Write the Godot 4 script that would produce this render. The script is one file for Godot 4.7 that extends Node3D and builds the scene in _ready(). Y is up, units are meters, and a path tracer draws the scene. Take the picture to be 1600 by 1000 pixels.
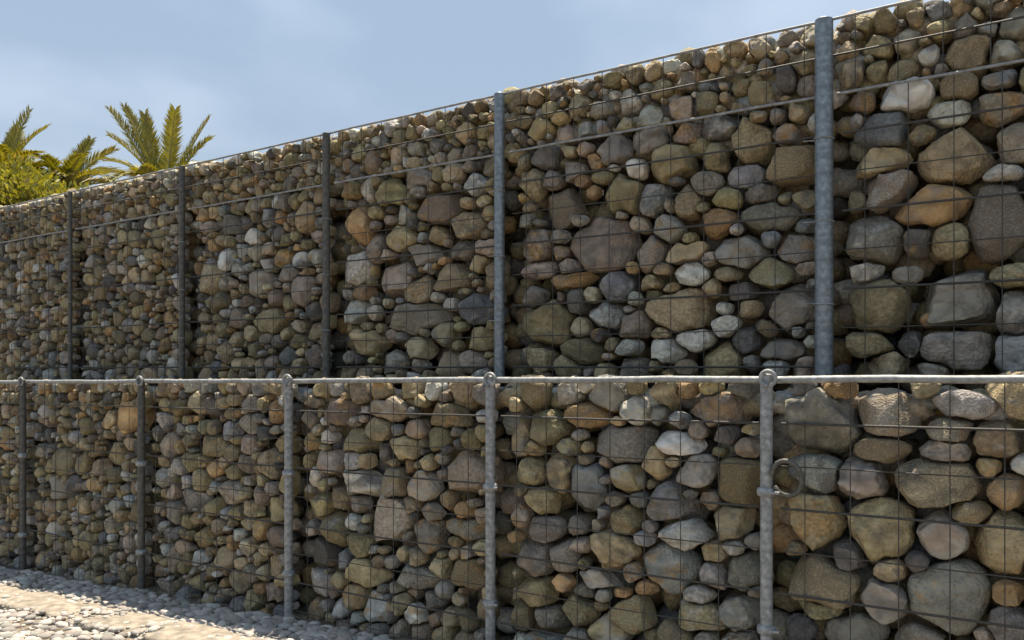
extends Node3D

# Two stepped tiers of stone-filled gabions beside a gravel verge.
# Wall axes: x along the wall, y up, z out of the wall towards the camera; z = 0 is the front of the lower tier.
const TURN := deg_to_rad(34.4)
const EYE := 1.3
const SETBACK := 0.4
const LOWER_POSTS := [-6.286, -4.801, -3.448, -2.136, -0.925]
const UPPER_POSTS := [-6.388, -4.963, -3.584, -2.365, -0.824]

# stones picked out on the two faces: along, height, half width, half height, kind of stone (wall axes, metres)
const FACE_UPPER := [
	[-0.613,2.216,0.106,0.070,"b"], [-0.645,2.086,0.113,0.051,"t"], [-0.387,2.077,0.113,0.088,"t"], [-0.398,2.241,0.068,0.049,"w"], [-0.238,2.242,0.068,0.056,"g"], [-0.180,2.098,0.063,0.071,"p"],
	[-0.219,1.986,0.072,0.027,"w"], [-0.456,1.907,0.132,0.072,"o"], [-0.239,1.816,0.092,0.132,"g"], [-0.663,1.793,0.111,0.078,"g"], [-0.507,1.779,0.047,0.059,"d"], [-0.652,1.540,0.111,0.102,"t"],
	[-0.376,1.560,0.131,0.108,"g"], [-0.190,1.493,0.053,0.093,"g"], [-0.690,1.395,0.096,0.046,"t"], [-0.384,1.367,0.139,0.060,"g"], [-0.472,1.483,0.025,0.030,"o"], [-0.539,1.644,0.054,0.031,"g"],
	[-0.528,1.383,0.043,0.047,"d"], [-2.067,2.074,0.135,0.094,"p"], [-2.002,2.242,0.073,0.057,"g"], [-1.875,2.260,0.045,0.040,"o"], [-2.210,2.202,0.059,0.096,"t"], [-1.493,2.211,0.138,0.084,"k"],
	[-1.143,2.241,0.091,0.090,"t"], [-1.161,2.106,0.067,0.053,"b"], [-1.333,2.096,0.066,0.046,"g"], [-0.964,2.121,0.093,0.074,"t"], [-0.983,2.249,0.069,0.051,"g"], [-1.506,1.923,0.078,0.061,"w"],
	[-1.294,1.921,0.087,0.059,"o"], [-1.046,1.922,0.112,0.052,"g"], [-1.181,1.788,0.106,0.074,"b"], [-0.959,1.783,0.083,0.059,"g"], [-1.421,1.799,0.108,0.044,"t"], [-2.200,1.897,0.096,0.084,"g"],
	[-1.837,1.872,0.206,0.117,"p"], [-2.024,1.713,0.246,0.033,"o"], [-1.819,1.543,0.106,0.059,"w"], [-2.139,1.512,0.145,0.113,"k"], [-1.441,1.557,0.156,0.091,"t"], [-1.179,1.626,0.106,0.040,"g"],
	[-0.969,1.538,0.099,0.084,"g"], [-1.534,1.376,0.097,0.048,"w"], [-1.663,1.612,0.038,0.031,"w"], [-1.156,1.419,0.067,0.053,"d"], [-1.748,2.097,0.113,0.087,"k"], [-1.103,2.020,0.079,0.031,"g"],
	[-1.589,1.682,0.093,0.034,"k"], [-1.012,1.370,0.090,0.039,"g"], [-1.930,1.380,0.103,0.060,"k"], [-2.569,2.237,0.094,0.065,"w"], [-2.816,2.150,0.170,0.097,"p"], [-3.400,2.114,0.096,0.134,"o"],
	[-2.480,1.911,0.104,0.042,"p"], [-2.725,1.768,0.136,0.086,"t"], [-3.426,1.869,0.127,0.102,"w"], [-3.147,1.794,0.133,0.123,"p"], [-2.464,1.765,0.079,0.077,"t"], [-2.922,1.910,0.166,0.065,"g"],
	[-2.562,1.602,0.118,0.075,"b"], [-2.993,1.578,0.301,0.082,"g"], [-3.426,1.623,0.117,0.076,"w"], [-2.546,1.446,0.138,0.062,"k"], [-3.347,1.440,0.159,0.072,"k"], [-2.976,1.403,0.159,0.058,"t"],
	[-3.104,2.015,0.141,0.070,"k"], [-2.628,2.038,0.145,0.072,"t"], [-3.160,2.266,0.119,0.070,"k"], [-2.974,2.329,0.114,0.062,"g"], [-4.741,1.909,0.088,0.147,"t"], [-4.058,1.983,0.088,0.078,"o"],
	[-4.300,1.841,0.124,0.092,"g"], [-3.874,1.770,0.101,0.096,"g"], [-4.556,2.226,0.164,0.062,"g"], [-4.179,1.597,0.151,0.079,"k"], [-3.829,2.194,0.095,0.114,"t"],
]
const FACE_LOWER := [
	[-0.755,1.101,0.111,0.122,"g"], [-0.549,1.151,0.103,0.068,"p"], [-0.320,1.177,0.117,0.040,"w"], [-0.624,0.918,0.090,0.063,"g"], [-0.386,0.920,0.129,0.072,"t"], [-0.564,1.021,0.079,0.038,"t"],
	[-0.358,1.033,0.078,0.035,"g"], [-0.227,1.072,0.072,0.065,"t"], [-0.193,0.912,0.063,0.061,"o"], [-0.780,0.762,0.097,0.089,"t"], [-0.566,0.740,0.099,0.104,"t"], [-0.380,0.753,0.074,0.086,"p"],
	[-0.200,0.754,0.085,0.097,"t"], [-0.750,0.549,0.113,0.075,"t"], [-0.554,0.514,0.077,0.057,"g"], [-0.361,0.555,0.109,0.110,"g"], [-0.189,0.592,0.046,0.035,"o"], [-0.183,0.485,0.062,0.065,"g"],
	[-0.645,0.380,0.098,0.056,"g"], [-0.827,0.369,0.051,0.052,"d"], [-0.771,0.446,0.091,0.027,"k"], [-0.447,0.396,0.076,0.052,"g"], [-1.128,1.141,0.143,0.064,"p"], [-1.530,0.992,0.137,0.071,"g"],
	[-1.702,1.108,0.121,0.050,"o"], [-1.469,1.136,0.070,0.056,"w"], [-1.278,1.007,0.096,0.044,"w"], [-1.028,1.004,0.052,0.040,"p"], [-1.201,0.908,0.089,0.063,"g"], [-1.063,0.875,0.094,0.101,"k"],
	[-1.704,0.804,0.094,0.108,"b"], [-1.505,0.851,0.076,0.061,"k"], [-1.326,0.773,0.106,0.076,"b"], [-1.522,0.684,0.082,0.066,"t"], [-1.077,0.728,0.082,0.064,"t"], [-1.575,0.563,0.121,0.072,"t"],
	[-1.327,0.515,0.127,0.081,"b"], [-1.643,0.430,0.133,0.034,"g"], [-1.917,0.727,0.103,0.057,"k"], [-1.981,0.847,0.073,0.060,"t"], [-1.808,0.502,0.075,0.077,"g"], [-1.043,0.540,0.065,0.075,"g"],
	[-1.153,0.606,0.075,0.036,"k"], [-1.484,0.311,0.104,0.066,"t"], [-1.936,0.332,0.098,0.068,"k"], [-1.747,0.282,0.107,0.066,"k"], [-1.217,0.347,0.102,0.060,"k"], [-1.043,0.388,0.067,0.058,"g"],
	[-1.904,0.609,0.097,0.054,"g"], [-1.888,1.043,0.112,0.068,"k"], [-3.026,0.718,0.175,0.067,"w"], [-2.812,0.539,0.135,0.134,"p"], [-2.316,0.817,0.132,0.127,"p"], [-2.583,0.744,0.142,0.066,"g"],
	[-3.321,0.734,0.044,0.063,"w"], [-3.025,0.932,0.157,0.054,"t"], [-2.703,0.918,0.123,0.052,"t"], [-2.429,1.080,0.151,0.053,"k"], [-3.138,1.089,0.139,0.065,"p"], [-2.787,1.099,0.147,0.056,"p"],
	[-2.316,0.563,0.128,0.043,"g"], [-3.184,0.467,0.117,0.098,"k"], [-2.624,0.302,0.160,0.060,"g"], [-2.316,0.361,0.110,0.072,"t"], [-2.959,0.270,0.154,0.063,"k"], [-2.633,0.119,0.072,0.042,"w"],
	[-5.052,0.994,0.146,0.102,"o"], [-5.200,0.741,0.150,0.091,"k"], [-4.376,0.524,0.157,0.057,"g"], [-4.193,0.837,0.180,0.056,"t"], [-3.681,0.795,0.080,0.105,"t"], [-4.014,0.592,0.115,0.073,"g"],
	[-3.629,0.521,0.105,0.069,"k"], [-5.842,0.659,0.171,0.088,"k"], [-5.928,0.453,0.148,0.076,"w"],
]

var rng := RandomNumberGenerator.new()
var noise := FastNoiseLite.new()
var M := {}
var wall_basis := Basis(Vector3.UP, -TURN)
var wall_origin := Vector3.ZERO
var used := {}

const TONES := {
	"g": Color(0.375, 0.34, 0.28), "b": Color(0.345, 0.35, 0.335), "t": Color(0.48, 0.39, 0.235), "p": Color(0.45, 0.365, 0.275),
	"k": Color(0.41, 0.345, 0.19), "w": Color(0.64, 0.62, 0.54), "o": Color(0.52, 0.345, 0.165), "d": Color(0.18, 0.165, 0.145)}
const CHIPS := Color(0.35, 0.325, 0.29)
const COMMON := ["g", "g", "t", "t", "t", "t", "t", "k", "k", "k", "p", "p", "b", "w", "w", "o", "d"]


func _ready() -> void:
	rng.seed = 4711
	noise.seed = 99
	noise.noise_type = FastNoiseLite.TYPE_SIMPLEX_SMOOTH
	noise.frequency = 1.0
	noise.fractal_type = FastNoiseLite.FRACTAL_FBM
	noise.fractal_octaves = 3
	wall_origin = wall_basis.z * -2.97
	setup_camera_and_light()
	make_materials()
	build_ground()
	build_walls()
	build_posts()
	build_plants()
	build_gravel()


func setup_camera_and_light() -> void:
	var cam := Camera3D.new()
	cam.name = "camera"
	add_child(cam)
	cam.position = Vector3(0, EYE, 0)
	cam.projection = Camera3D.PROJECTION_FRUSTUM
	cam.near = 0.05
	cam.far = 400.0
	cam.size = 0.05 * 1000.0 / 1300.0
	cam.frustum_offset = Vector2(0, 0.05 * 75.0 / 1300.0)
	cam.current = true
	var sky_mat := ProceduralSkyMaterial.new()
	sky_mat.sky_top_color = Color(0.455, 0.52, 0.60)
	sky_mat.sky_horizon_color = Color(0.54, 0.58, 0.605)
	sky_mat.sky_curve = 0.12
	sky_mat.ground_horizon_color = Color(0.62, 0.60, 0.55)
	sky_mat.ground_bottom_color = Color(0.45, 0.42, 0.38)
	sky_mat.sun_angle_max = 12.0
	# faint streaks of high cloud all round
	var veil := Image.create(1024, 512, false, Image.FORMAT_RGBA8)
	var cn := FastNoiseLite.new()
	cn.seed = 12
	cn.frequency = 1.0
	cn.fractal_octaves = 5
	for y in 512:
		for x in 1024:
			var a := TAU * x / 1024.0
			var e2 := PI * (0.5 - y / 512.0)
			var v := cn.get_noise_3d(cos(a) * cos(e2) * 2.2, sin(e2) * 5.0, sin(a) * cos(e2) * 2.2)
			veil.set_pixel(x, y, Color(1, 1, 1, smoothstep(-0.3, 0.7, v) * 0.08))
	sky_mat.sky_cover = ImageTexture.create_from_image(veil)
	sky_mat.sky_cover_modulate = Color(1, 0.99, 0.97, 1)
	var sky := Sky.new()
	sky.sky_material = sky_mat
	var env := Environment.new()
	env.background_mode = Environment.BG_SKY
	env.sky = sky
	env.tonemap_mode = Environment.TONE_MAPPER_LINEAR
	env.tonemap_exposure = 2.25
	env.sdfgi_enabled = true
	env.ssao_enabled = true
	env.ssil_enabled = true
	var we := WorldEnvironment.new()
	we.name = "environment"
	we.environment = env
	add_child(we)
	var sun := DirectionalLight3D.new()
	sun.name = "sun"
	sun.light_energy = 1.5
	sun.light_color = Color(1.0, 0.95, 0.87)
	sun.light_angular_distance = 0.5
	sun.shadow_enabled = true
	add_child(sun)
	# high sun behind the wall, a little from the far end
	var e := deg_to_rad(76.0)
	var to_sun := (-wall_basis.z * cos(e) + Vector3.UP * sin(e) - wall_basis.x * 0.12).normalized()
	sun.look_at_from_position(to_sun * 20.0, Vector3.ZERO, wall_basis.x)


# ---------------------------------------------------------------- helpers

func wall_point(p: Vector3) -> Vector3:
	return wall_origin + wall_basis * p


func ground_height(u: float) -> float:
	return -0.0239 + 0.05 * (clampf(u, -30.0, 12.0) + 3.47)


func lower_top(u: float) -> float:
	return 1.262 + 0.011 * (u + 0.14)


func numbered(called: String) -> String:
	var n: int = used.get(called, 0)
	used[called] = n + 1
	return called if n == 0 else "%s_%03d" % [called, n]


func thing(called: String, label: String, category: String, at: Vector3, group := "", turned := true) -> Node3D:
	var o := Node3D.new()
	o.name = numbered(called)
	add_child(o)
	o.position = at
	if turned:
		o.basis = wall_basis
	tag(o, label, category, group)
	return o


func tag(o: Node, label: String, category: String, group := "") -> void:
	o.set_meta("label", label)
	o.set_meta("category", category)
	if group != "":
		o.set_meta("group", group)


func put(called: String, mesh: Mesh, mat: Material, parent: Node, at := Vector3.ZERO) -> MeshInstance3D:
	var o := MeshInstance3D.new()
	o.name = called
	o.mesh = mesh
	o.material_override = mat
	parent.add_child(o, true)
	o.position = at
	return o


# collects triangles with smooth normals of their own patch
class Shape:
	var v := PackedVector3Array()
	var n := PackedVector3Array()
	var c := PackedColorArray()
	var i := PackedInt32Array()

	func patch(rows: Array, close_u: bool, colors: Array = []) -> void:
		# rows: array of PackedVector3Array, all of one length
		var b := v.size()
		var w: int = rows[0].size()
		var h := rows.size()
		for r in h:
			v.append_array(rows[r])
			if colors.size() > 0:
				c.append_array(colors[r])
		var nn := PackedVector3Array()
		nn.resize(w * h)
		var last := w if close_u else w - 1
		for r in h - 1:
			for k in last:
				var k2 := (k + 1) % w
				var a0 := r * w + k
				var a1 := r * w + k2
				var a2 := (r + 1) * w + k
				var a3 := (r + 1) * w + k2
				i.append_array(PackedInt32Array([b + a0, b + a2, b + a1, b + a1, b + a2, b + a3]))
				var f := (v[b + a3] - v[b + a0]).cross(v[b + a2] - v[b + a1])
				nn[a0] += f
				nn[a1] += f
				nn[a2] += f
				nn[a3] += f
		for k in nn.size():
			nn[k] = nn[k].normalized() if nn[k].length_squared() > 1e-16 else Vector3.UP
		# rows that close to a point share one normal
		for r in [0, h - 1]:
			if rows[r][0].distance_squared_to(rows[r][w / 2]) < 1e-12:
				var s := Vector3.ZERO
				for k in w:
					s += nn[r * w + k]
				s = s.normalized()
				for k in w:
					nn[r * w + k] = s
		n.append_array(nn)

	func tube(points: Array, radius: float, sides := 6, caps := true) -> void:
		var rows := []
		var side := Vector3.ZERO
		for k in points.size():
			var t: Vector3 = (points[mini(k + 1, points.size() - 1)] - points[maxi(k - 1, 0)]).normalized()
			if side == Vector3.ZERO:
				side = t.cross(Vector3.UP if absf(t.y) < 0.9 else Vector3.RIGHT).normalized()
			side = (side - t * side.dot(t)).normalized()
			var up := side.cross(t)
			var ring := PackedVector3Array()
			for s in sides:
				var a := TAU * s / sides
				ring.append(points[k] + (side * cos(a) + up * sin(a)) * radius)
			if caps and k == 0:
				var p0 := PackedVector3Array()
				for s in sides:
					p0.append(points[k])
				rows.append(p0)
			rows.append(ring)
			if caps and k == points.size() - 1:
				var p1 := PackedVector3Array()
				for s in sides:
					p1.append(points[k])
				rows.append(p1)
		patch(rows, true)

	func commit() -> ArrayMesh:
		var m := ArrayMesh.new()
		var a := []
		a.resize(Mesh.ARRAY_MAX)
		a[Mesh.ARRAY_VERTEX] = v
		a[Mesh.ARRAY_NORMAL] = n
		if c.size() == v.size():
			a[Mesh.ARRAY_COLOR] = c
		a[Mesh.ARRAY_INDEX] = i
		m.add_surface_from_arrays(Mesh.PRIMITIVE_TRIANGLES, a)
		return m


func lathe(profile: Array, sides := 16) -> Shape:
	# profile: [radius, height] pairs from the bottom up
	var sh := Shape.new()
	var rows := []
	for p in profile:
		var ring := PackedVector3Array()
		for s in sides:
			var a := TAU * s / sides
			ring.append(Vector3(cos(a) * p[0], p[1], sin(a) * p[0]))
		rows.append(ring)
	sh.patch(rows, true)
	return sh


# ---------------------------------------------------------------- materials

func noise_tex(freq: float, oct: int, lo: float, hi: float, sd: int, kind := FastNoiseLite.TYPE_SIMPLEX_SMOOTH, size := 512, tint := Color.WHITE) -> NoiseTexture2D:
	var t := NoiseTexture2D.new()
	var f := FastNoiseLite.new()
	f.seed = sd
	f.noise_type = kind
	f.frequency = freq
	f.fractal_octaves = oct
	t.noise = f
	t.width = size
	t.height = size
	t.seamless = true
	var g := Gradient.new()
	g.colors = PackedColorArray([Color(lo, lo, lo), Color(hi, hi, hi) * tint])
	t.color_ramp = g
	return t


func normal_tex(freq: float, oct: int, strength: float, sd: int, kind := FastNoiseLite.TYPE_SIMPLEX_SMOOTH) -> NoiseTexture2D:
	var t := NoiseTexture2D.new()
	var f := FastNoiseLite.new()
	f.seed = sd
	f.noise_type = kind
	f.frequency = freq
	f.fractal_octaves = oct
	t.noise = f
	t.width = 512
	t.height = 512
	t.seamless = true
	t.as_normal_map = true
	t.bump_strength = strength
	return t


func mat(color: Color, rough: float, metal := 0.0) -> StandardMaterial3D:
	var m := StandardMaterial3D.new()
	m.albedo_color = color
	m.roughness = rough
	m.metallic = metal
	return m


func triplanar(m: StandardMaterial3D, scale: float, tex: Texture2D, nrm: Texture2D, depth := 1.0) -> void:
	m.uv1_triplanar = true
	m.uv1_world_triplanar = true
	m.uv1_scale = Vector3.ONE * scale
	m.albedo_texture = tex
	if nrm:
		m.normal_enabled = true
		m.normal_texture = nrm
		m.normal_scale = depth


func make_materials() -> void:
	var m := mat(Color.WHITE, 0.9)
	m.vertex_color_use_as_albedo = true
	triplanar(m, 2.2, noise_tex(0.045, 6, 0.55, 1.0, 3), normal_tex(0.03, 6, 9.0, 5), 1.0)
	M.stone = m
	# other kinds of stone: coarse crystalline, pitted, fine and plain
	M.grains = [m]
	for kind in [[3.4, noise_tex(0.09, 3, 0.5, 1.0, 61, FastNoiseLite.TYPE_CELLULAR), normal_tex(0.06, 5, 10.0, 62), 1.0], [1.5, noise_tex(0.03, 7, 0.6, 1.0, 63, FastNoiseLite.TYPE_PERLIN), normal_tex(0.10, 4, 12.0, 64, FastNoiseLite.TYPE_CELLULAR), 0.8], [1.1, noise_tex(0.02, 7, 0.68, 1.0, 65), normal_tex(0.02, 7, 12.0, 66), 1.2]]:
		m = mat(Color.WHITE, 0.88)
		m.vertex_color_use_as_albedo = true
		triplanar(m, kind[0], kind[1], kind[2], kind[3])
		M.grains.append(m)
	m = mat(Color.WHITE, 0.95)
	m.vertex_color_use_as_albedo = true
	M.pebble = m
	m = mat(Color(0.60, 0.64, 0.66), 0.45, 0.55)
	triplanar(m, 3.0, noise_tex(0.02, 5, 0.62, 1.0, 8), normal_tex(0.04, 4, 2.0, 9), 0.4)
	M.galvanised = m
	m = mat(Color(0.45, 0.46, 0.455), 0.65, 0.3)
	triplanar(m, 3.0, noise_tex(0.02, 5, 0.55, 1.0, 14, FastNoiseLite.TYPE_SIMPLEX_SMOOTH, 512, Color(1.0, 0.95, 0.88)), normal_tex(0.04, 4, 3.0, 15), 0.5)
	M.dull = m
	m = mat(Color(0.70, 0.71, 0.71), 0.6, 0.2)
	triplanar(m, 5.0, noise_tex(0.012, 6, 0.55, 1.0, 18), normal_tex(0.03, 4, 2.0, 19), 0.35)
	M.weathered = m
	m = mat(Color(0.36, 0.35, 0.33), 0.7, 0.2)
	triplanar(m, 6.0, noise_tex(0.03, 4, 0.5, 1.0, 70), null)
	M.wire = m
	m = mat(Color(0.64, 0.585, 0.51), 0.95)
	triplanar(m, 0.9, noise_tex(0.03, 6, 0.45, 1.0, 28), normal_tex(0.06, 5, 14.0, 29), 1.0)
	M.soil = m
	m = mat(Color(0.66, 0.615, 0.55), 0.9)
	triplanar(m, 1.1, noise_tex(0.02, 6, 0.62, 1.0, 38), normal_tex(0.05, 5, 5.0, 39), 0.5)
	M.edging = m
	m = mat(Color.WHITE, 0.6)
	m.vertex_color_use_as_albedo = true
	m.backlight_enabled = true
	m.backlight = Color(0.78, 0.74, 0.2)
	m.cull_mode = BaseMaterial3D.CULL_DISABLED
	M.leaf = m
	m = mat(Color(0.36, 0.29, 0.22), 0.95)
	triplanar(m, 2.0, noise_tex(0.05, 4, 0.5, 1.0, 48), normal_tex(0.06, 4, 9.0, 49), 1.0)
	M.bark = m


# ---------------------------------------------------------------- the setting

func build_ground() -> void:
	# one sheet, fine near the wall foot and coarse towards the horizon
	var us := []
	for k in 9: us.append(-110.0 + k * 12.0)
	for k in 130: us.append(-10.5 + k * 0.1)
	for k in 9: us.append(3.5 + pow(k, 1.7) * 2.4)
	var ws := [-1.6, -0.6]
	for k in 40: ws.append(-0.2 + k * 0.08)
	for k in 10: ws.append(3.2 + pow(k, 1.9) * 1.6)
	var sh := Shape.new()
	var rows := []
	for w in ws:
		var row := PackedVector3Array()
		for u in us:
			var y := ground_height(u) + noise.get_noise_3d(u * 2.3, 7.0, w * 2.3) * 0.03 + noise.get_noise_3d(u * 0.5, 3.0, w * 0.5) * 0.03
			row.append(Vector3(u, y, w))
		rows.append(row)
	sh.patch(rows, false)
	var g := put("ground", sh.commit(), M.soil, self, wall_origin)
	g.basis = wall_basis
	g.set_meta("kind", "structure")
	g.set_meta("label", "bare stony ground sloping along the foot of the wall")
	# pale edging strip in the gravel, parallel to the wall
	sh = Shape.new()
	rows = []
	for prof in [[0.0, -0.12], [0.004, 0.012], [0.02, 0.026], [0.14, 0.03], [0.27, 0.026], [0.29, 0.010], [0.295, -0.12]]:
		var row := PackedVector3Array()
		for k in 130:
			var u := -11.0 + k * 0.1
			var wob := noise.get_noise_2d(u * 1.3, 44.0) * 0.05
			var w: float = 0.345 + prof[0] + wob + noise.get_noise_2d(u * 6.0, prof[0] * 30.0) * 0.012
			row.append(Vector3(u, ground_height(u) + prof[1] + noise.get_noise_3d(u * 3.0, 5.0, w * 3.0) * 0.012, w))
		rows.append(row)
	sh.patch(rows, false)
	var e := put("path_edging", sh.commit(), M.edging, self, wall_origin)
	e.basis = wall_basis
	e.set_meta("kind", "structure")
	e.set_meta("label", "pale sunlit strip of edging along the gravel")
	# raised ground that the wall holds back
	sh = Shape.new()
	rows = []
	for prof in [[-1.02, -1.5], [-1.02, 2.55], [-1.2, 2.6], [-3.0, 2.6], [-8.0, 2.65], [-20.0, 2.9], [-70.0, 3.2]]:
		var row := PackedVector3Array()
		for k in 40:
			var u := -80.0 + k * 3.0
			row.append(Vector3(u, prof[1] + (noise.get_noise_2d(u * 0.4, prof[0]) * 0.06 if prof[0] < -1.1 else 0.0), prof[0]))
		rows.append(row)
	sh.patch(rows, false)
	var t := put("terrain", sh.commit(), M.soil, self, wall_origin)
	t.basis = wall_basis
	t.set_meta("kind", "structure")
	t.set_meta("label", "raised ground held back by the stone walls")


# ---------------------------------------------------------------- stones

func reach(s: Array, dx: float, dy: float) -> float:
	# radius of the stone's ellipse in a direction (unit vector)
	var a: float = dx / s[2]
	var b: float = dy / s[3]
	return 1.0 / sqrt(a * a + b * b)


func pack_face(u0: float, u1: float, lo: Callable, hi: Callable, given: Array, size: float, tight := 0.84) -> Array:
	var list := []
	for g in given:
		if g[0] > u0 and g[0] < u1 and g[1] > lo.call(g[0]) + 0.01 and g[1] < hi.call(g[0]) - 0.01:
			var s: Array = g.duplicate()
			s[0] = clampf(s[0], u0 + s[2] * 0.8, u1 - s[2] * 0.8)
			list.append(s)
	# a row close under the top edge, then ever smaller stones in what is left
	for cls in [[-1.05, 160], [-0.6, 160], [1.55, 60], [1.25, 120], [1.0, 260], [0.78, 420], [0.6, 600], [0.45, 500 if size < 0.07 else 120]]:
		for k in cls[1]:
			var top_row: bool = cls[0] < 0.0
			var r: float = size * absf(cls[0]) * rng.randf_range(0.85, 1.15)
			var flat := rng.randf_range(0.5, 0.95) if size > 0.06 else rng.randf_range(0.6, 1.0)
			var s := [0.0, 0.0, r / sqrt(flat), r * sqrt(flat), COMMON[rng.randi() % COMMON.size()]]
			if rng.randf() < 0.12:
				s[2] = r * sqrt(flat)
				s[3] = r / sqrt(flat)
			s[0] = rng.randf_range(u0 + s[2] * 0.75, u1 - s[2] * 0.75)
			s[1] = rng.randf_range(lo.call(s[0]) + s[3] * 0.7, hi.call(s[0]) - s[3] * 0.8)
			if top_row:
				s[1] = hi.call(s[0]) - s[3] * rng.randf_range(0.72, 0.95)
			var ok := true
			for q in list:
				var dx: float = q[0] - s[0]
				var dy: float = q[1] - s[1]
				if absf(dx) > s[2] + q[2] or absf(dy) > s[3] + q[3]:
					continue
				var d := sqrt(dx * dx + dy * dy)
				if d < 1e-4:
					ok = false
					break
				if d < (reach(s, dx / d, dy / d) + reach(q, dx / d, dy / d)) * tight:
					ok = false
					break
			if ok:
				list.append(s)
	return list


func outline(s: Array, near: Array, u0: float, u1: float, v0: float, v1: float, sides: int) -> PackedFloat32Array:
	# how far the stone reaches in each direction before it meets a neighbour
	var out := PackedFloat32Array()
	for k in sides:
		var a := TAU * k / sides
		var dx := cos(a)
		var dy := sin(a)
		var own := reach(s, dx, dy)
		var t := own * 1.4
		if dx > 0.01: t = minf(t, (u1 - s[0]) / dx)
		if dx < -0.01: t = minf(t, (u0 - s[0]) / dx)
		if dy > 0.01: t = minf(t, (v1 - s[1]) / dy)
		if dy < -0.01: t = minf(t, (v0 - s[1]) / dy)
		for q in near:
			var lo := 0.0
			var hi := t
			# at hi, is the neighbour nearer in its own measure?
			var px: float = (s[0] + dx * hi - q[0]) / q[2]
			var py: float = (s[1] + dy * hi - q[1]) / q[3]
			if px * px + py * py >= (hi / own) * (hi / own):
				continue
			for it in 7:
				var mid := (lo + hi) * 0.5
				px = (s[0] + dx * mid - q[0]) / q[2]
				py = (s[1] + dy * mid - q[1]) / q[3]
				if px * px + py * py < (mid / own) * (mid / own):
					hi = mid
				else:
					lo = mid
			t = lo
		out.append(maxf(t - 0.005, 0.012))
	# round the corners
	for pass_no in 1:
		var sm := out.duplicate()
		for k in sides:
			sm[k] = out[k] * 0.5 + (out[(k + 1) % sides] + out[(k + sides - 1) % sides]) * 0.25
		out = sm
	return out


func stone_color(kind: String) -> Array:
	var base: Color = TONES[kind]
	var f := rng.randf_range(0.72, 1.3)
	base = Color(base.r * f * rng.randf_range(0.95, 1.06), base.g * f, base.b * f * rng.randf_range(0.92, 1.06))
	var stain: Color = [Color(0.52, 0.32, 0.13), Color(0.30, 0.23, 0.14), Color(0.54, 0.51, 0.44), Color(0.20, 0.185, 0.165)][rng.randi() % 4]
	if kind == "o": stain = Color(0.36, 0.28, 0.2)
	return [base, stain, rng.randf_range(-0.05, 0.45)]


func stone_mesh(r: PackedFloat32Array, depth: float, fine: bool, tone: Array) -> ArrayMesh:
	var sides := r.size()
	var psis := [0.0, 12.0, 24.0, 36.0, 47.0, 57.0, 66.0, 75.0, 85.0, 98.0, 125.0] if fine else [0.0, 24.0, 46.0, 66.0, 86.0, 115.0]
	var broken := rng.randf() < 0.6
	var p := rng.randf_range(0.28, 0.45) if broken else rng.randf_range(0.42, 0.7)
	var off := Vector3(rng.randf() * 90.0, rng.randf() * 90.0, rng.randf() * 90.0)
	var mean := 0.0
	for x in r: mean += x
	mean /= sides
	var tilt := Vector2(rng.randf_range(-0.28, 0.28), rng.randf_range(-0.25, 0.38))
	var cuts := []
	for k in (rng.randi_range(7, 11) if broken else rng.randi_range(3, 6)):
		var n := Vector3(rng.randf_range(-1, 1), rng.randf_range(-1, 1), rng.randf_range(0.05, 1.0)).normalized()
		cuts.append([n, (absf(n.x) * mean + absf(n.y) * mean + n.z * depth) * (rng.randf_range(0.46, 0.66) if broken else rng.randf_range(0.48, 0.66))])
	var rows := []
	var cols := []
	var base: Color = tone[0]
	var stain: Color = tone[1]
	var limit: float = tone[2]
	# some stones are layered, some speckled, some nearly plain
	var band := Vector3(rng.randfn() * 0.5, 1.0, rng.randfn() * 0.5).normalized() * rng.randf_range(60.0, 170.0)
	var banded := rng.randf_range(0.1, 0.3) if rng.randf() < 0.3 else 0.0
	var grain := rng.randf_range(0.12, 0.6)
	var grain_size := rng.randf_range(18.0, 60.0)
	var rough := rng.randf_range(0.03, 0.085)
	for ps in psis:
		var a := deg_to_rad(ps)
		var rad := pow(maxf(sin(a), 0.0), p)
		var z := signf(cos(a)) * pow(absf(cos(a)), p) * depth
		var row := PackedVector3Array()
		var col := PackedColorArray()
		for k in sides:
			var f := TAU * k / sides
			var q := Vector3(cos(f) * r[k] * rad, sin(f) * r[k] * rad, z)
			for c in cuts:
				var d: float = q.dot(c[0]) - c[1]
				if d > 0.0:
					q -= c[0] * d * (0.98 if broken else 0.85)
			q.z -= (q.x * tilt.x + q.y * tilt.y) * 0.6
			var h := noise.get_noise_3dv(q * (1.1 / mean) + off)
			var h2 := noise.get_noise_3dv(q * 26.0 + off * 2.0)
			var lay := sin(q.dot(band) + h * 2.0) * banded
			q *= 1.0 + h * 0.10 + h2 * rough + lay * 0.08
			row.append(q)
			var mixv := smoothstep(limit, limit + 0.28, noise.get_noise_3dv(q * 13.0 + off * 3.0)) * 0.75
			var bright := 1.0 + noise.get_noise_3dv(q * grain_size + off) * grain + lay
			var cc := base.lerp(stain, mixv) * bright
			col.append(Color(cc.r, cc.g, cc.b))
			if ps == 0.0 and k > 0:
				row[k] = row[0]
				col[k] = col[0]
		rows.append(row)
		cols.append(col)
	var sh := Shape.new()
	sh.patch(rows, true, cols)
	return sh.commit()


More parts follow.
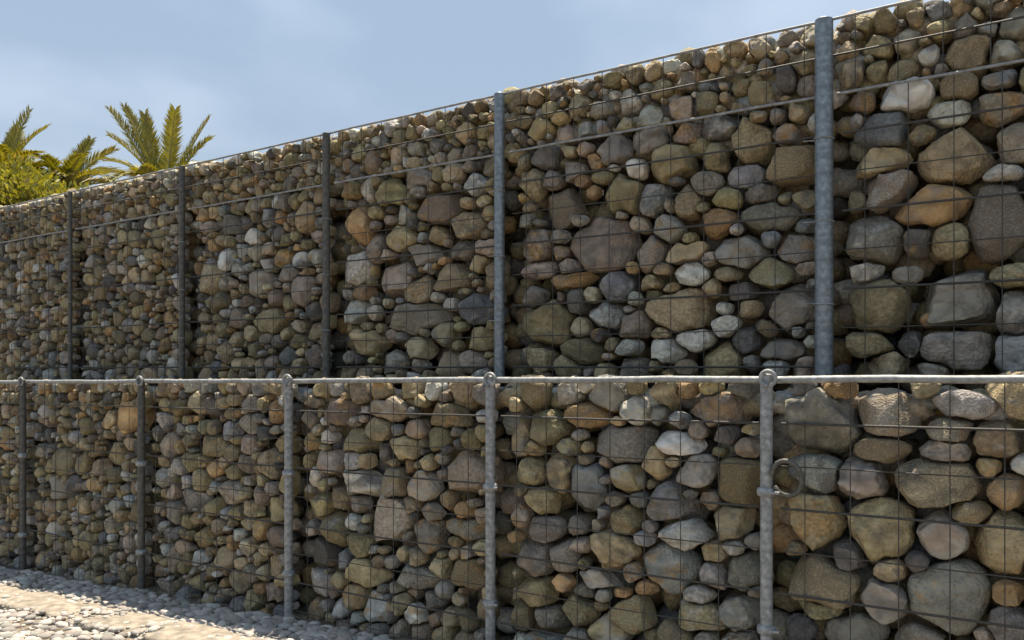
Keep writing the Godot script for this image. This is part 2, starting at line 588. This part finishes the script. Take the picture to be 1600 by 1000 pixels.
func add_blob(sh: Shape, at: Vector3, r: Vector3, tone: Array) -> void:
	# a plain stone of the inner fill
	var off := Vector3(rng.randf() * 90.0, rng.randf() * 90.0, rng.randf() * 90.0)
	var b := Basis.from_euler(Vector3(rng.randf() * TAU, rng.randf() * TAU, rng.randf() * TAU))
	var rows := []
	var cols := []
	for j in 6:
		var a := PI * j / 5.0
		var row := PackedVector3Array()
		var col := PackedColorArray()
		for k in 9:
			var f := TAU * k / 9.0
			var q := Vector3(sin(a) * cos(f), cos(a), sin(a) * sin(f))
			q *= 1.0 + noise.get_noise_3dv(q * 1.3 + off) * 0.35
			row.append(at + (b * q) * r)
			var c: Color = tone[0]
			c *= 1.0 + noise.get_noise_3dv(q * 3.0 + off) * 0.3
			col.append(Color(c.r, c.g, c.b))
		rows.append(row)
		cols.append(col)
	sh.patch(rows, true, cols)


func gabion(called: String, label: String, group: String, u0: float, u1: float, z: float, lo: Callable, hi: Callable, given: Array, size: float, depth: float, fine: bool, recess: float, rail: float, rail_mat: Material, rail_drop := 0.0, thin := false) -> void:
	var um := (u0 + u1) * 0.5
	var base_y: float = lo.call(um)
	var root := thing(called, label, "gabion", wall_point(Vector3(um, base_y, z)), group)
	var list := pack_face(u0, u1, lo, hi, given, size, 0.78 if thin else 0.84)
	var o := Vector3(um, base_y, 0)
	for s in list:
		var near := []
		for q in list:
			if q != s and absf(q[0] - s[0]) < (s[2] + q[2]) * 1.3 and absf(q[1] - s[1]) < (s[3] + q[3]) * 1.3:
				near.append(q)
		var big: bool = maxf(s[2], s[3]) > 0.07
		var r := outline(s, near, u0, u1, lo.call(s[0]), hi.call(s[0]) + 0.03, (28 if big else 18) if fine else 13)
		var dz: float = 0.5 * minf(s[2], s[3]) + 0.022
		var back := rng.randf_range(0.0, 0.035) + recess
		put("stone", stone_mesh(r, dz, fine, stone_color(s[4])), M.grains[rng.randi() % 4], root, Vector3(s[0], s[1], -dz - back) - o)
	# stones deeper in the basket and along its top, seen through the gaps
	var sh := Shape.new()
	for layer in ([-0.115, -0.2, -0.3] if thin else [-0.25, -0.4]):
		var u: float = u0 - 0.06
		while u < u1 + 0.08:
			var uc := clampf(u, u0, u1)
			var v: float = lo.call(uc) + 0.03
			var top: float = hi.call(uc) - (-0.005 if thin else 0.06)
			while v < top:
				var r := rng.randf_range(0.042, 0.06) if thin else rng.randf_range(0.055, 0.085)
				add_blob(sh, Vector3(u + rng.randf_range(-0.04, 0.04), v + rng.randf_range(-0.04, 0.02), layer - recess + rng.randf_range(-0.03, 0.02)) - o, Vector3(r * rng.randf_range(0.8, 1.2), r * 0.85, r), stone_color(COMMON[rng.randi() % COMMON.size()]))
				v += 0.062 if thin else 0.115
			u += 0.07 if thin else 0.125
	var uu: float = u0 - 0.03
	while uu < u1 + 0.04:
		var zz := -0.14 - recess
		while zz > -depth:
			var r := rng.randf_range(0.035, 0.06)
			add_blob(sh, Vector3(uu + rng.randf_range(-0.03, 0.03), hi.call(uu) - r - rng.randf_range(0.015, 0.05) + (0.025 if thin else 0.0), zz) - o, Vector3(r * 1.25, r * 0.85, r * 1.2), stone_color(COMMON[rng.randi() % COMMON.size()]))
			zz -= 0.085
		uu += 0.085
	var fill := put("stone_fill", sh.commit(), M.stone, root)
	fill.set_meta("kind", "stuff")
	# welded wire face
	sh = Shape.new()
	var wr := 0.0024
	var h0: float = 0.15
	while h0 < hi.call(um) - lo.call(um) - 0.05:
		sh.tube([Vector3(u0, hi.call(u0) - h0, 0.008) - o, Vector3(um, hi.call(um) - h0 - 0.002, 0.011) - o, Vector3(u1, hi.call(u1) - h0, 0.008) - o], wr * (1.9 if fmod(h0, 0.3) > 0.149 else 1.0), 5, false)
		h0 += 0.15
	var x := u0 + 0.08
	while x < u1 - 0.03:
		sh.tube([Vector3(x, lo.call(x), 0.005) - o, Vector3(x, hi.call(x), 0.005) - o], wr * 0.8, 5, false)
		x += 0.15
	put("wire_mesh", sh.commit(), M.wire, root)
	# the rod that edges the top of the basket
	sh = Shape.new()
	var pts := []
	for k in 13:
		var u := lerpf(u0 - 0.02, u1 + 0.02, k / 12.0)
		pts.append(Vector3(u, hi.call(clampf(u, u0, u1)) + 0.006 - rail_drop + noise.get_noise_2d(u * 1.6, z * 9.0) * (0.004 if thin else 0.005), 0.006 + noise.get_noise_2d(u * 2.0, 50.0) * 0.006) - o)
	sh.tube(pts, rail, 8)
	put("edge_rod", sh.commit(), rail_mat, root)


func build_walls() -> void:
	var lows := [-7.4] + LOWER_POSTS + [1.4]
	var ups := [-7.95] + UPPER_POSTS + [1.5]
	var lo_lower := func(u: float) -> float: return ground_height(u) - 0.06
	var hi_lower := func(u: float) -> float: return lower_top(u)
	var lo_upper := func(u: float) -> float: return lower_top(u) - 0.01
	var hi_upper := func(_u: float) -> float: return EYE + 1.055
	var lo_cope := func(_u: float) -> float: return EYE + 1.075
	var hi_cope := func(_u: float) -> float: return EYE + 1.36
	var where := ["left of the first post", "between the first and second posts", "between the second and third posts", "between the third and fourth posts", "between the fourth and fifth posts", "right of the thick last post"]
	for k in 6:
		var size: float = [0.039, 0.041, 0.045, 0.056, 0.066, 0.076][k]
		var spot: String = where[k].replace("thick last", "last")
		gabion("gabion_basket", "lower tier stone filled gabion " + spot + ", standing on the ground", "gabions of the lower tier", lows[k] + 0.05, lows[k + 1] - 0.03, 0.0, lo_lower, hi_lower, FACE_LOWER, size, 0.42, k >= 2, 0.0, 0.013, M.weathered)
		spot = where[k]
		gabion("gabion_basket", "upper tier stone filled gabion " + spot + ", on the lower wall", "gabions of the upper tier", ups[k] + 0.065, ups[k + 1] - 0.035, -SETBACK, lo_upper, hi_upper, FACE_UPPER, size, 0.3, k >= 2, 0.0, 0.006, M.weathered)
		gabion("coping_gabion", "thin topmost gabion of small stones, " + spot.replace("thick ", ""), "thin gabions along the wall top", ups[k] + 0.03, ups[k + 1] - 0.03, -SETBACK, lo_cope, hi_cope, [], lerpf(0.033, 0.044, k / 5.0), 0.6, k >= 2, 0.004, 0.006, M.weathered, 0.012, true)


# ---------------------------------------------------------------- posts

func build_posts() -> void:
	var nth := ["first", "second", "third", "fourth", "fifth"]
	for k in 5:
		# upper tier: smooth galvanised tubes
		var u: float = UPPER_POSTS[k]
		var foot := lower_top(u) - 0.01
		var high := EYE + 1.352 - foot
		var r: float = [0.016, 0.019, 0.022, 0.026, 0.034][k]
		var lab := "smooth galvanised post of the upper tier, %s from the left" % nth[k]
		if k == 4: lab = "thickest smooth galvanised post, rightmost of the upper tier"
		var t := thing("steel_post", lab, "post", wall_point(Vector3(u, foot, -SETBACK + 0.026)), "posts of the upper tier")
		put("pole", lathe([[0.0, 0.0], [r, 0.0], [r, high * 0.3], [r, high * 0.7], [r, high - 0.004], [r - 0.004, high], [0.0, high]], 20).commit(), M.galvanised if k > 2 else M.dull, t)
		put("base_plate", lathe([[0.0, 0.0], [r + 0.018, 0.0], [r + 0.018, 0.006], [r + 0.002, 0.008], [r + 0.002, 0.02]], 20).commit(), M.galvanised, t)
		for h in [0.30, 0.62, 0.94]:
			var sh := Shape.new()
			var pts := []
			for j in 8:
				var a := lerpf(-0.6, PI + 0.6, j / 7.0)
				pts.append(Vector3(cos(a) * (r + 0.003), h + j * 0.001, sin(a) * (r + 0.003)))
			pts.append(Vector3(-r - 0.05, h + 0.01, -0.016))
			sh.tube(pts, 0.0028, 6)
			put("tie_wire", sh.commit(), M.weathered, t)
		# lower tier: weathered posts with looped tops
		u = LOWER_POSTS[k]
		foot = ground_height(u) - 0.05
		high = lower_top(u) + 0.02 - foot
		r = 0.022
		lab = "weathered grey post with a looped top, %s from the left on the lower tier" % nth[k]
		if k == 4: lab = "weathered grey post with a wire ring on its side, rightmost of the lower tier"
		t = thing("looped_post", lab, "post", wall_point(Vector3(u, foot, 0.018)), "posts of the lower tier")
		var prof := [[0.0, 0.0]]
		for j in 30:
			var y := high * j / 29.0
			prof.append([r * (1.0 + noise.get_noise_2d(y * 9.0, u * 7.0) * 0.06), y])
		prof.append([r * 0.7, high + 0.006])
		prof.append([0.0, high + 0.007])
		put("pole", lathe(prof, 14).commit(), M.weathered if k > 1 else M.dull, t)
		var loop := Shape.new()
		var lp := []
		for j in 15:
			var a := TAU * j / 14.0 - PI / 2
			lp.append(Vector3(0.012 + cos(a) * 0.026, high - 0.01 + sin(a) * 0.026, 0.016 + j * 0.0006))
		loop.tube(lp, 0.0075, 8)
		put("loop", loop.commit(), M.weathered, t)
		for h in [0.38, 0.78]:
			var cl: float = high - h * high + (0.05 if k == 4 else 0.0)
			var c := put("clamp", lathe([[r, -0.017], [r + 0.009, -0.014], [r + 0.012, 0.0], [r + 0.009, 0.014], [r, 0.017]], 14).commit(), M.weathered, t, Vector3(0, cl, 0))
			var bolt := Shape.new()
			bolt.tube([Vector3(0.01, 0, 0.02), Vector3(0.052, 0.002, 0.022)], 0.006, 8)
			put("bolt", bolt.commit(), M.weathered, c)
		if k == 4:
			var ring := Shape.new()
			var rp := []
			for j in 22:
				var a := lerpf(-2.6, 3.0, j / 21.0)
				rp.append(Vector3(0.075 + cos(a) * 0.052, EYE - 0.385 - foot + sin(a) * 0.062, 0.014 + sin(a) * 0.01))
			ring.tube(rp, 0.009, 8)
			put("wire_ring", ring.commit(), M.dull, t)


# ---------------------------------------------------------------- plants

func frond_mesh(length: float, rise: float, droop: float, leaf: float, tint: float) -> ArrayMesh:
	# a feather frond along +x that rises and bends over
	var sh := Shape.new()
	var pts := []
	var p := Vector3.ZERO
	var ang := rise
	var steps := 16
	for k in steps + 1:
		pts.append(p)
		p += Vector3(cos(ang), sin(ang), 0) * length / steps
		ang -= droop / steps * (0.35 + 1.3 * k / steps)
	var green := Color(0.27, 0.255, 0.035).lerp(Color(0.19, 0.20, 0.045), tint)
	var dry := Color(0.31, 0.25, 0.13)
	# midrib
	var rows := []
	var cols := []
	for k in steps + 1:
		var t: Vector3 = (pts[mini(k + 1, steps)] - pts[maxi(k - 1, 0)]).normalized()
		var up := Vector3(-t.y, t.x, 0)
		var rr := lerpf(0.012, 0.003, float(k) / steps)
		var ring := PackedVector3Array()
		var col := PackedColorArray()
		for s in 5:
			var a := TAU * s / 5
			ring.append(pts[k] + (up * cos(a) + Vector3.BACK * sin(a)) * rr)
			col.append(Color(0.30, 0.29, 0.08))
		rows.append(ring)
		cols.append(col)
	sh.patch(rows, true, cols)
	var n := 52
	for j in n:
		var f := lerpf(0.12, 1.0, j / float(n - 1))
		var x := f * steps
		var k := mini(int(x), steps - 1)
		var at: Vector3 = pts[k].lerp(pts[k + 1], x - k)
		var t: Vector3 = (pts[k + 1] - pts[k]).normalized()
		var up := Vector3(-t.y, t.x, 0)
		var ln := leaf * (0.55 + 0.6 * sin(PI * clampf(f * 0.9 + 0.08, 0, 1))) * rng.randf_range(0.85, 1.1)
		for sgn in [-1.0, 1.0]:
			var out: Vector3 = (t * (0.75 + f * 0.5 + rng.randf_range(-0.12, 0.12)) + Vector3.BACK * sgn * 0.8 + up * rng.randf_range(0.15, 0.5)).normalized()
			var side := out.cross(up).normalized()
			var wd := 0.0105
			var c := green.lerp(dry, 0.85 if tint > 0.86 else clampf(rng.randf_range(-0.3, 0.5) + (f - 0.6) * 0.5, 0.0, 0.8)) * rng.randf_range(0.85, 1.15)
			var mid := at + out * ln * 0.45 + up * 0.01
			var tip := at + out * ln - Vector3.UP * ln * 0.12
			var r0 := PackedVector3Array([at - side * wd * 0.5, at - up * 0.004, at + side * wd * 0.5])
			var r1 := PackedVector3Array([mid - side * wd, mid - up * 0.006, mid + side * wd])
			var r2 := PackedVector3Array([tip, tip, tip])
			var cc := PackedColorArray([c, c, c])
			sh.patch([r0, r1, r2], false, [cc, cc, cc])
	return sh.commit()


func palm(label: String, at: Vector3, trunk_h: float, fronds: Array, leaf: float, extra: int, sd: int) -> void:
	rng.seed = sd
	var t := thing("palm_tree", label, "palm", at, "young palms behind the wall", false)
	var prof := [[0.0, -0.1]]
	for k in 24:
		var y := trunk_h * k / 23.0
		prof.append([0.10 + (0.018 if k % 2 == 0 else 0.0) + 0.03 * k / 23.0, y])
	prof.append([0.0, trunk_h + 0.05])
	put("trunk", lathe(prof, 14).commit(), M.bark, t)
	var all := fronds.duplicate()
	for k in extra:
		all.append([rng.randf() * 360.0, rng.randf_range(10.0, 48.0), rng.randf_range(0.7, 1.0), rng.randf_range(0.7, 1.7)])
	for f in all:
		var o := put("frond", frond_mesh(f[2], deg_to_rad(f[1]), f[3], leaf, rng.randf()), M.leaf, t, Vector3(0, trunk_h, 0))
		o.basis = Basis(Vector3.UP, deg_to_rad(f[0])) * Basis(Vector3.RIGHT, rng.randf_range(-0.35, 0.35))


func shrub(label: String, at: Vector3, clumps: Array, leaves: int, sd: int) -> void:
	rng.seed = sd
	var t := thing("shrub", label, "shrub", at, "shrubs behind the wall", false)
	var wood := Shape.new()
	var sh := Shape.new()
	for c in clumps:
		var mid: Vector3 = c[0]
		wood.tube([Vector3(mid.x * 0.15, -0.05, mid.z * 0.15), Vector3(mid.x * 0.6, mid.y * 0.5, mid.z * 0.6), mid], 0.014, 6)
		for k in leaves:
			var d := Vector3(rng.randfn(), rng.randfn(), rng.randfn()).normalized()
			var rad: float = c[1] * pow(rng.randf(), 0.45) * (1.0 + noise.get_noise_3dv(d * 1.7 + mid * 5.0) * 0.8)
			var p := mid + d * rad * Vector3(1, 0.85, 1)
			var out := (d + Vector3(rng.randfn() * 0.5, 0.5 + rng.randfn() * 0.4, rng.randfn() * 0.5)).normalized()
			var side := out.cross(Vector3(rng.randfn(), rng.randfn(), rng.randfn()).normalized()).normalized()
			var ln := rng.randf_range(0.05, 0.10)
			var wd := ln * 0.26
			var col := Color(0.36, 0.345, 0.07).lerp(Color(0.25, 0.25, 0.065), rng.randf()) * rng.randf_range(0.85, 1.2)
			if rng.randf() < 0.08: col = Color(0.34, 0.26, 0.10)
			var fold := out.cross(side) * wd * 0.4
			var r0 := PackedVector3Array([p, p, p])
			var r1 := PackedVector3Array([p + out * ln * 0.5 - side * wd, p + out * ln * 0.5 - fold, p + out * ln * 0.5 + side * wd])
			var r2 := PackedVector3Array([p + out * ln, p + out * ln, p + out * ln])
			var cc := PackedColorArray([col, col, col])
			sh.patch([r0, r1, r2], false, [cc, cc, cc])
	put("branches", wood.commit(), M.bark, t)
	put("foliage", sh.commit(), M.leaf, t)


func build_plants() -> void:
	# each frond: heading, rise, length, droop (heading 0 points along +x of the picture plane)
	palm("feathery palm whose upright fronds stand against the sky beside the wall top", Vector3(-4.2, 2.6, -10.1), 0.75,
		[[95, 82, 1.16, 0.2], [165, 70, 1.18, 0.25], [150, 76, 1.18, 0.2], [165, 48, 1.05, 0.9], [12, 64, 1.1, 0.15], [300, 78, 1.05, 0.3], [200, 62, 1.0, 0.6], [350, 55, 0.95, 0.5]], 0.2, 9, 21)
	palm("small palm with short spiky fronds, middle of the three palms", Vector3(-6.05, 2.6, -11.2), 1.05,
		[[90, 80, 0.85, 0.3], [0, 58, 0.9, 0.6], [180, 50, 0.8, 0.8], [30, 30, 0.8, 0.8], [200, 30, 0.8, 0.7]], 0.2, 18, 22)
	palm("palm cut by the left edge of the view, behind the yellow green shrub", Vector3(-6.75, 2.6, -11.0), 1.05,
		[[10, 66, 1.05, 0.7], [60, 78, 1.1, 0.4], [170, 70, 1.1, 0.5], [330, 40, 1.0, 0.9], [0, 80, 1.12, 0.35], [200, 60, 1.05, 0.6], [130, 72, 1.1, 0.4]], 0.22, 20, 23)
	shrub("yellow green shrub at the left, in front of two palms", Vector3(-5.3, 2.55, -9.6),
		[[Vector3(-0.7, 0.70, 0.0), 0.40], [Vector3(-0.3, 0.62, 0.1), 0.38], [Vector3(-1.1, 0.66, -0.05), 0.42], [Vector3(0.12, 0.52, 0.0), 0.34], [Vector3(-0.2, 0.3, 0.1), 0.4], [Vector3(-0.9, 0.3, 0.1), 0.4], [Vector3(-0.95, 0.92, 0.0), 0.36], [Vector3(-0.45, 0.84, -0.1), 0.33], [Vector3(-1.3, 0.95, 0.0), 0.36]], 1500, 31)
	shrub("low pale green shrub just left of the feathery palm", Vector3(-4.6, 2.55, -9.4),
		[[Vector3(-0.2, 0.5, 0.0), 0.28], [Vector3(0.2, 0.42, 0.05), 0.26], [Vector3(0.0, 0.25, 0.05), 0.3]], 800, 32)


# ---------------------------------------------------------------- loose gravel

func build_gravel() -> void:
	rng.seed = 77
	var protos := []
	var meshes := []
	for v in 1:
		var sh := Shape.new()
		add_blob(sh, Vector3.ZERO, Vector3.ONE, [Color.WHITE])
		var m := sh.commit()
		meshes.append(m)
	for bed in [["gravel", "loose gravel along the shaded foot of the wall", 0.02, 0.40, 9000, CHIPS, 0.007, 0.036], ["scattered_gravel", "chippings scattered over the sunlit edging strip", 0.33, 0.66, 2600, CHIPS, 0.005, 0.026], ["coarse_gravel", "coarse gravel beyond the pale edging strip", 0.63, 1.5, 7000, CHIPS, 0.010, 0.034]]:
		var mm := MultiMesh.new()
		mm.transform_format = MultiMesh.TRANSFORM_3D
		mm.use_colors = true
		mm.mesh = meshes[0]
		mm.instance_count = bed[4]
		for k in bed[4]:
			var u := rng.randf_range(-9.0, 0.8)
			var w := lerpf(bed[2], bed[3], rng.randf())
			var r: float = lerpf(bed[6], bed[7], pow(rng.randf(), 3.0))
			var b := Basis.from_euler(Vector3(rng.randf() * 0.6, rng.randf() * TAU, rng.randf() * 0.6)).scaled(Vector3(r * rng.randf_range(0.9, 1.4), r * 0.62, r))
			mm.set_instance_transform(k, Transform3D(b, Vector3(u, ground_height(u) + noise.get_noise_3d(u * 2.3, 7.0, w * 2.3) * 0.03 + noise.get_noise_3d(u * 0.5, 3.0, w * 0.5) * 0.03 + r * 0.15 + (0.02 if bed[0] == "scattered_gravel" else 0.0), w)))
			var c: Color = bed[5] * rng.randf_range(0.6, 1.35)
			mm.set_instance_color(k, Color(c.r * rng.randf_range(0.94, 1.08), c.g, c.b))
		var o := MultiMeshInstance3D.new()
		o.name = bed[0]
		o.multimesh = mm
		o.material_override = M.pebble
		add_child(o)
		o.transform = Transform3D(wall_basis, wall_origin)
		o.set_meta("kind", "stuff")
		tag(o, bed[1], "gravel")
